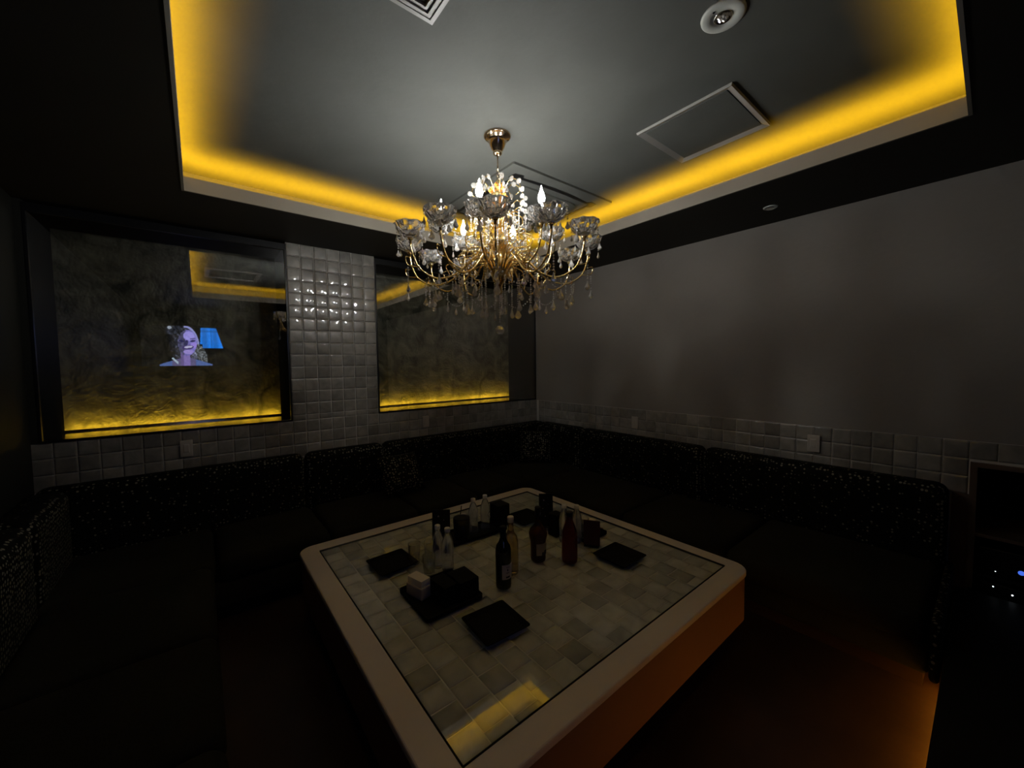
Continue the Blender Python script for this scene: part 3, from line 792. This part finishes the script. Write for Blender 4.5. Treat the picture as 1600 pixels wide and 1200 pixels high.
for c in range(ncol):
    off = (0, .5, .30, .71)[c % 4] + random.uniform(-.06, .06)
    y = iy0 + .002; first = True
    while y < iy1 - .004:
        h = cw * (off if first and off > .22 else 1); first = False
        if y + h > iy1 - .002: h = iy1 - .002 - y
        if h < .02: break
        if abs(h - cw) < 1e-4: me = random.choice(TTILE)
        else:
            k = round(h, 3)
            if k not in tc_: tc_[k] = tile_mesh(cw - .003, h - .003, int(k * 1000), M['ttile'], .0018, .004, 4)
            me = tc_[k]
        put('tile', me, tb, (ix0 + .002 + cw * (c + .5), y + h / 2, TZ - .0135), (-PI / 2, 0, 0))
        y += h
MB().box(ix0 + .002, ix1 - .002, iy0 + .002, iy1 - .002, TZ - .007, TZ).build('glass_top', M['tglass'], tb)
m = MB(); ring(m, rrect(ix0 + .0005, ix1 - .0005, iy0 + .0005, iy1 - .0005, .001, n_), rrect(ix0 + .003, ix1 - .003, iy0 + .003, iy1 - .003, .001, n_), TZ - .012, TZ + .0004)
m.build('glass_edge', M['dark'], tb)
TT = TZ + .0005

# ------------------------------------------------------------------ things on the table
def plate(x, y, rz, label, s=.105, tilt=0):
    m = MB()
    o = rrect(-s, s, -s, s, .01, 3); i = rrect(-s + .02, s - .02, -s + .02, s - .02, .01, 3)
    n = len(o)
    vs = [(a * .8, b * .8, 0) for a, b in o] + [(a, b, .016) for a, b in o] + [(a, b, .019) for a, b in o] + [(a, b, .006) for a, b in i]
    fs = [tuple(reversed(range(n))), tuple(range(3 * n, 4 * n))]
    for L in range(3):
        for k in range(n):
            j = (k + 1) % n; fs.append((L * n + k, L * n + j, (L + 1) * n + j, (L + 1) * n + k))
    m.add(vs, fs); o = m.build('square_plate', M['leather'], None, (x, y, TT), (0, tilt, rz)); return tag(o, label, 'plate', 'black square plates on the table')
plate(.912, 1.262, -.06, 'black square plate nearest the front edge of the tiled table')
plate(1.777, 1.273, 0, 'black square plate alone on the right side of the table')
plate(1.735, 2.02, 0, 'black square plate between the far menu stand and the black boxes')
plate(.775, 2.02, .05, 'black square plate at the left end of the table')

def bottle(name, loc, prof, m, label, cat, cap=None, capm=None, lab=None, labm=None, group=None, n=24, rz=0, extra=None):
    t = thing(name, label, cat, (loc[0], loc[1], TT), rz, group)
    MB().lathe(prof, n).build('glass_body' if cat != 'water bottle' else 'plastic_body', m, t)
    if cap: MB().lathe(cap, 16).build('cap', capm, t)
    if lab:
        r, z0, z1, a0, a1 = lab; k = 12; vs = []; fs = []
        for i in range(k + 1):
            a = math.radians(a0 + (a1 - a0) * i / k)
            for (rr, zz_) in ((r, z0), (r, z1), (r + .0008, z1), (r + .0008, z0)): vs.append((rr * math.cos(a), rr * math.sin(a), zz_))
        for i in range(k):
            for q in range(4):
                b = (q + 1) % 4; fs.append((4 * i + q, 4 * i + b, 4 * i + 4 + b, 4 * i + 4 + q))
        fs += [(0, 1, 2, 3), (4 * k + 3, 4 * k + 2, 4 * k + 1, 4 * k)]
        lb = MB().add(vs, fs, False).build('label', labm, t)
        if extra:
            mm_ = MB()
            for (z0, z1, a0, a1) in extra:
                o = len(mm_.v); vs = []; fs = []
                for i in range(5):
                    a = math.radians(a0 + (a1 - a0) * i / 4)
                    vs += [((r + .0012) * math.cos(a), (r + .0012) * math.sin(a), z0), ((r + .0012) * math.cos(a), (r + .0012) * math.sin(a), z1)]
                fs = [(2 * i, 2 * i + 2, 2 * i + 3, 2 * i + 1) for i in range(4)]
                mm_.add(vs, fs)
            mm_.build('printed_lines', M['ink'], lb)
    return t
def pet(x, y, label):
    p = [(0, .002), (.026, 0), (.030, .006), (.031, .03), (.028, .05), (.031, .055), (.028, .066), (.031, .072), (.028, .083), (.031, .09), (.031, .135), (.029, .155), (.021, .185), (.0135, .200), (.0125, .206), (.015, .207), (.015, .210), (.0125, .211), (0, .213)]
    return bottle('water_bottle', (x, y), p, M['water'], label, 'water bottle', [(.0, .207), (.0145, .207), (.0150, .209), (.0150, .226), (.0135, .228), (0, .228)], M['whitecap'], group='clear water bottles with white caps')
# positions from the table plane
pet(.955, 1.835, 'clear water bottle with white cap behind the front-left glasses, left of its pair')
pet(.978, 1.77, 'clear water bottle with white cap just behind the front black boxes')
pet(1.325, 2.055, 'clear water bottle, left of the far pair beside the black jug')
pet(1.42, 2.06, 'clear water bottle, right of the far pair before the black box')
pet(1.685, 1.605, 'clear water bottle half hidden behind the red bottle')
pet(1.735, 1.55, 'clear water bottle just right of the red bottle neck')
to_cam = math.degrees(math.atan2(-1.46, -1.11))
bottle('wine_bottle', (1.109, 1.461), [(0, .003), (.030, 0), (.037, .005), (.038, .02), (.038, .185), (.034, .205), (.020, .228), (.0145, .245), (.0140, .275), (.0155, .277), (.0155, .288), (.0145, .290), (.0145, .298), (.0, .299)], M['wine'],
       'dark wine bottle with pale grey label standing in the table centre', 'bottle', [(.0150, .245), (.0152, .297), (.013, .300), (0, .300)], M['dark'],
       (.0383, .055, .125, to_cam - 10, to_cam + 85), M['label'], extra=[(.062, .070, to_cam + 18, to_cam + 50), (.085, .088, to_cam + 20, to_cam + 45), (.095, .105, to_cam + 27, to_cam + 36), (.112, .114, to_cam + 20, to_cam + 48)])
bottle('whisky_bottle', (1.215, 1.535), [(0, .003), (.033, 0), (.038, .006), (.039, .02), (.038, .17), (.033, .195), (.019, .215), (.0145, .235), (.0145, .275), (.0, .277)], M['whisky'],
       'pale gold spirits bottle with white cap right behind the dark wine bottle', 'bottle', [(.0, .27), (.0165, .27), (.0165, .296), (.015, .298), (0, .298)], M['whitecap'])
to_c2 = math.degrees(math.atan2(-1.541, -1.411))
bottle('brandy_bottle', (1.411, 1.541), [(0, .004), (.034, 0), (.040, .006), (.042, .02), (.043, .11), (.049, .135), (.0505, .155), (.044, .176), (.026, .196), (.016, .215), (.0145, .235), (.0145, .268), (.017, .27), (.017, .296), (.0, .298)], M['amber'],
       'amber brandy bottle with bulging shoulders and cream label in the table centre', 'bottle', [(.0165, .255), (.0168, .297), (.014, .300), (0, .300)], M['dark'],
       (.0432, .045, .108, to_c2 - 12, to_c2 + 88), M['cream'], extra=[(.045, .062, to_c2 + 28, to_c2 + 80), (.062, .070, to_c2 + 48, to_c2 + 74)])
bottle('liqueur_bottle', (1.532, 1.42), [(0, .004), (.036, 0), (.042, .006), (.043, .02), (.043, .13), (.040, .165), (.030, .2), (.021, .222), (.017, .235), (.0165, .262), (0, .264)], M['redglass'],
       'tall red bottle with dark neck left of the red menu board', 'bottle', [(.0, .255), (.020, .255), (.020, .275), (.018, .277), (0, .277)], M['dark'])
for (z, a) in ((.06, 60), (.03, 25), (.12, 70)): pass

def box_thing(name, x, y, rz, w, d, h, label, cat, m, group=None, slant=0.0, lid=True, z=.0045):
    t = thing(name, label, cat, (x, y, TT + z), rz, group)
    b = MB(); wv = .004
    b.box(-w, w, -d, -d + wv, 0, h); b.box(-w, w, d - wv, d, 0, h); b.box(-w, -w + wv, -d + wv, d - wv, 0, h); b.box(w - wv, w, -d + wv, d - wv, 0, h); b.box(-w + wv, w - wv, -d + wv, d - wv, 0, .004)
    b.build('box_body', m, t)
    if lid: MB().rbox(-w - .001, w + .001, -d - .001, d + .001, h, h + .008, .003, 2).build('lid', m, t)
    return t
def tray(x, y, rz, w, d, label):
    m = MB(); o = rrect(-w, w, -d, d, .015, 4); i = rrect(-w + .006, w - .006, -d + .006, d - .006, .011, 4)
    m.prism(o, 0, .004); ring(m, o, i, .004, .018)
    return tag(m.build('tray', M['leather'], None, (x, y, TT), (0, 0, rz)), label, 'tray', 'black serving trays')
def tissue(x, y, rz, label, z=.005):
    t = thing('tissue_box', label, 'tissue box', (x, y, TT + z), rz)
    MB().rbox(-.032, .032, -.055, .055, 0, .055, .006, 2).build('holder', mat('pale_holder', (.35, .32, .33), .5), t)
    for k in range(4):
        MB().box(-.026, .026, -.049, .049, .055 + k * .008, .0625 + k * .008).build('napkin_stack', M['paper'], t)
    return t
def ice_bucket(x, y, label, h=.13, r=.052, z=.005):
    t = thing('ice_bucket', label, 'bucket', (x, y, TT + z))
    MB().lathe([(0, 0), (r * .86, 0), (r * .9, .004), (r, h), (r - .005, h), (r - .010, .008), (0, .008)], 28).build('bucket_body', M['plastic'], t)
    MB().lathe([(0, h + .012), (r * .3, h + .012), (r * .95, h + .004), (r * .98, h), (0, h)][::-1], 28).build('lid', M['plastic'], t)
    return t
# front-left set
tray(.842, 1.60, .0, .142, .15, 'black tray under the front boxes and white napkins')
tissue(.762, 1.66, .25, 'white napkin stack in a pale holder at the front-left of the table')
box_thing('black_box', .918, 1.525, .0, .048, .062, .09, 'black box at the right end of the front tray, before the wine bottle', 'box', M['leather'], 'black boxes on the table')
box_thing('black_box', .832, 1.55, .08, .034, .060, .082, 'lower black box next to the white napkins on the front tray', 'box', M['leather'], 'black boxes on the table')
# far-left set
tray(1.335, 2.065, -.05, .20, .095, 'black tray under the far pair of water bottles')
ice_bucket(1.225, 2.035, 'black round jug-like bucket beside the left menu stand')
box_thing('black_box', 1.535, 2.055, .0, .047, .047, .135, 'tall black box at the right end of the far tray', 'box', M['leather'], 'black boxes on the table')
tissue(1.31, 2.135, -.1, 'white napkin stack mostly hidden behind the far pair of water bottles')
# right set
tray(1.865, 1.60, .0, .105, .10, 'black tray behind the red bottle under glasses')
box_thing('black_box', 1.715, 1.705, .0, .034, .036, .13, 'black box just left of the red bottle, behind the brandy bottle', 'box', M['leather'], 'black boxes on the table', z=0)
tissue(1.885, 1.595, .1, 'white napkin stack behind the red menu board')
def menu(x, y, rz, w, h, label, m, cat='menu stand', tilt=.12, art_=True):
    t = thing('menu_stand', label, cat, (x, y, TT), rz)
    T = Matrix.Rotation(-tilt, 4, 'X')
    MB().box(-w, w, -.002, .003, .004, h, T=T).build('board', m, t)
    MB().box(-w * .9, w * .9, -.02, .045, 0, .004).build('foot', M['plastic'], t)
    if art_:
        mm_ = MB()
        for (a, b, s) in ((-.3, .8, .10), (-.45, .55, .06), (-.1, .32, .08), (.3, .68, .05)):
            mm_.prism([(a * w + s * w * math.cos(q), b * h + s * w * math.sin(q)) for q in [k * PI / 4 for k in range(8)]], .0022, .003, T=T @ Matrix.Rotation(PI / 2, 4, 'X'))
        mm_.build('printed_dots', M['label'], t)
    return t
menu(1.112, 2.09, -.62, .054, .19, 'dark menu stand with small pale spots at the far-left of the table', M['plastic'])
menu(1.75, 1.83, -.70, .046, .215, 'dark menu stand with small pale spots at the far corner of the table', M['plastic'])
menu(1.765, 1.46, -1.0, .048, .15, 'small dark red menu board right of the red bottle', M['redboard'], art_=False, tilt=.05)
def tumbler(x, y, label, h=.10, r=.034, z=0.0, inv=False):
    t = thing('glass_tumbler', label, 'glass', (x, y, TT + z), 0, 'clear glass tumblers')
    p = [(0, 0), (r * .8, 0), (r * .82, .003), (r, h), (r - .0022, h), (r * .78, .012), (0, .012)]
    if inv: p = [(a, h - b) for a, b in reversed(p)]
    MB().lathe(p, 24).build('glass_body', M['tumbler'], t); return t
tumbler(.885, 1.80, 'clear tumbler left of the near pair of water bottles')
tumbler(.875, 1.955, 'clear tumbler furthest left, beside the left black plate', .11)
tumbler(.955, 1.925, 'clear tumbler behind the near water bottles', .11)
tumbler(1.81, 1.56, 'clear tumbler on the tray beside the dark red menu board', .12, z=.005)
tumbler(1.80, 1.645, 'clear tumbler behind the red bottle', .10, z=.005)
st = MB().tube([(0, 0, 0), (.02, -.01, .17)], .003, 8).build('drinking_straw', M['plastic'], None, (1.255, 2.125, TT + .006)); tag(st, 'thin black straw standing behind the black bucket', 'straw')
pn = MB().rbox(-.008, .008, -.05, .05, 0, .012, .004, 2).build('lighter', M['wood'], None, (1.975, 1.60, TT), (0, 0, .3)); tag(pn, 'small brown stick lying right of the dark red menu board', 'lighter')

# ------------------------------------------------------------------ switch plates on the tile strips
def switchplate(loc, rz, label):
    t = thing('switch_plate', label, 'switch', loc, rz, 'pale wall plates on the tile strips')
    MB().rbox(-.035, .035, -.010, 0, -.058, .058, .003, 2).build('plate', M['switch'], t)
    MB().rbox(-.017, .017, -.013, -.009, -.030, .030, .002, 2).build('rocker', M['switch'], t)
ys = YW - .007
switchplate((-.09, ys, .930), 0, 'pale switch plate on the tile strip under the left niche')
switchplate((1.765, ys, .93), 0, 'pale switch plate on the tile strip under the right niche')
switchplate((XR - .008, 2.18, .915), -PI / 2, 'pale wall plate on the right tile strip nearer the far corner')
switchplate((XR - .008, .767, .925), -PI / 2, 'pale wall plate on the right tile strip nearer the cabinet')

# ------------------------------------------------------------------ equipment cabinet let into the right wall
cb = thing('equipment_cabinet', 'black open equipment cabinet let into the wall at the right edge', 'cabinet', (XR + .001, -.28, 0))
b = MB(); D_ = .46
b.box(.0, D_, .325, .345, .1, .91); b.box(.0, D_, -.34, -.32, .1, .91); b.box(0, D_, -.32, .325, .895, .91); b.box(D_ - .02, D_, -.32, .325, .1, .895); b.box(0, D_, -.34, .345, 0, .1)
b.build('carcass', M['dark'], cb)
b = MB(); b.box(-.02, 0, .318, .345, .23, .93); b.box(-.02, 0, -.34, .318, .905, .93)
b.build('front_frame', M['woodtrim'], cb, label='brown front edge of the cabinet')
MB().box(-.005, D_ - .02, -.32, .325, .520, .538).build('shelf', M['woodtrim'], cb)
MB().box(0, D_ - .02, -.32, .325, .300, .312).build('shelf', M['dark'], cb)
for k in range(4):
    o = MB().rbox(0, .16, -.016, .016, 0, .20 + .01 * (k % 2), .004, 2).build('song_book', (M['wood'], M['woodtrim'], mat('olive_cover', (.06, .06, .03), .6), M['wood'])[k], None, (XR + .08, -.31 - .036 * k, .5385))
    tag(o, ('brown book furthest right on the cabinet shelf', 'dark trim-brown book second from the right on the cabinet shelf', 'olive book between brown ones on the cabinet shelf', 'brown book furthest left on the cabinet shelf')[k], 'book', 'books in the right cabinet')
def amp(z, h, label, leds):
    t = thing('amplifier', label, 'amplifier', (XR + .02, -.28, z))
    MB().rbox(0, .36, -.30, .30, 0, h, .006, 2).build('casing', M['plastic'], t)
    for (y, zz_, m, s) in leds: MB().lathe([(0, .003), (s, .002), (s, 0)][::-1], 10, Matrix.Translation((-.0005, y, zz_)) @ Matrix.Rotation(-PI / 2, 4, 'Y')).build('indicator_lamp', m, t)
    return t
amp(.101, .17, 'black audio amplifier with white indicator lights at the cabinet bottom', [(.18, .135, M['ledw'], .0035), (.245, .155, M['ledw'], .003)])
amp(.3125, .15, 'black audio unit with blue display above the amplifier', [(.155, .055, M['ledb'], .012), (.24, .03, M['ledw'], .002)])

# ------------------------------------------------------------------ low black platform at the right with toe light
pf = thing('platform', 'low black platform with warm orange light under its edge, bottom right', 'platform', (2.0, -.25, 0))
MB().rbox(-1.1, 1.27, -.60, .345, .07, .22, .006, 2).build('deck', M['dark'], pf)
MB().box(-1.05, 1.27, -.55, .27, 0, .07).build('toe_kick', M['dark'], pf)
MB().box(-1.05, .56, .325, .337, .060, .069).build('light_strip', M['plinthled'], pf)
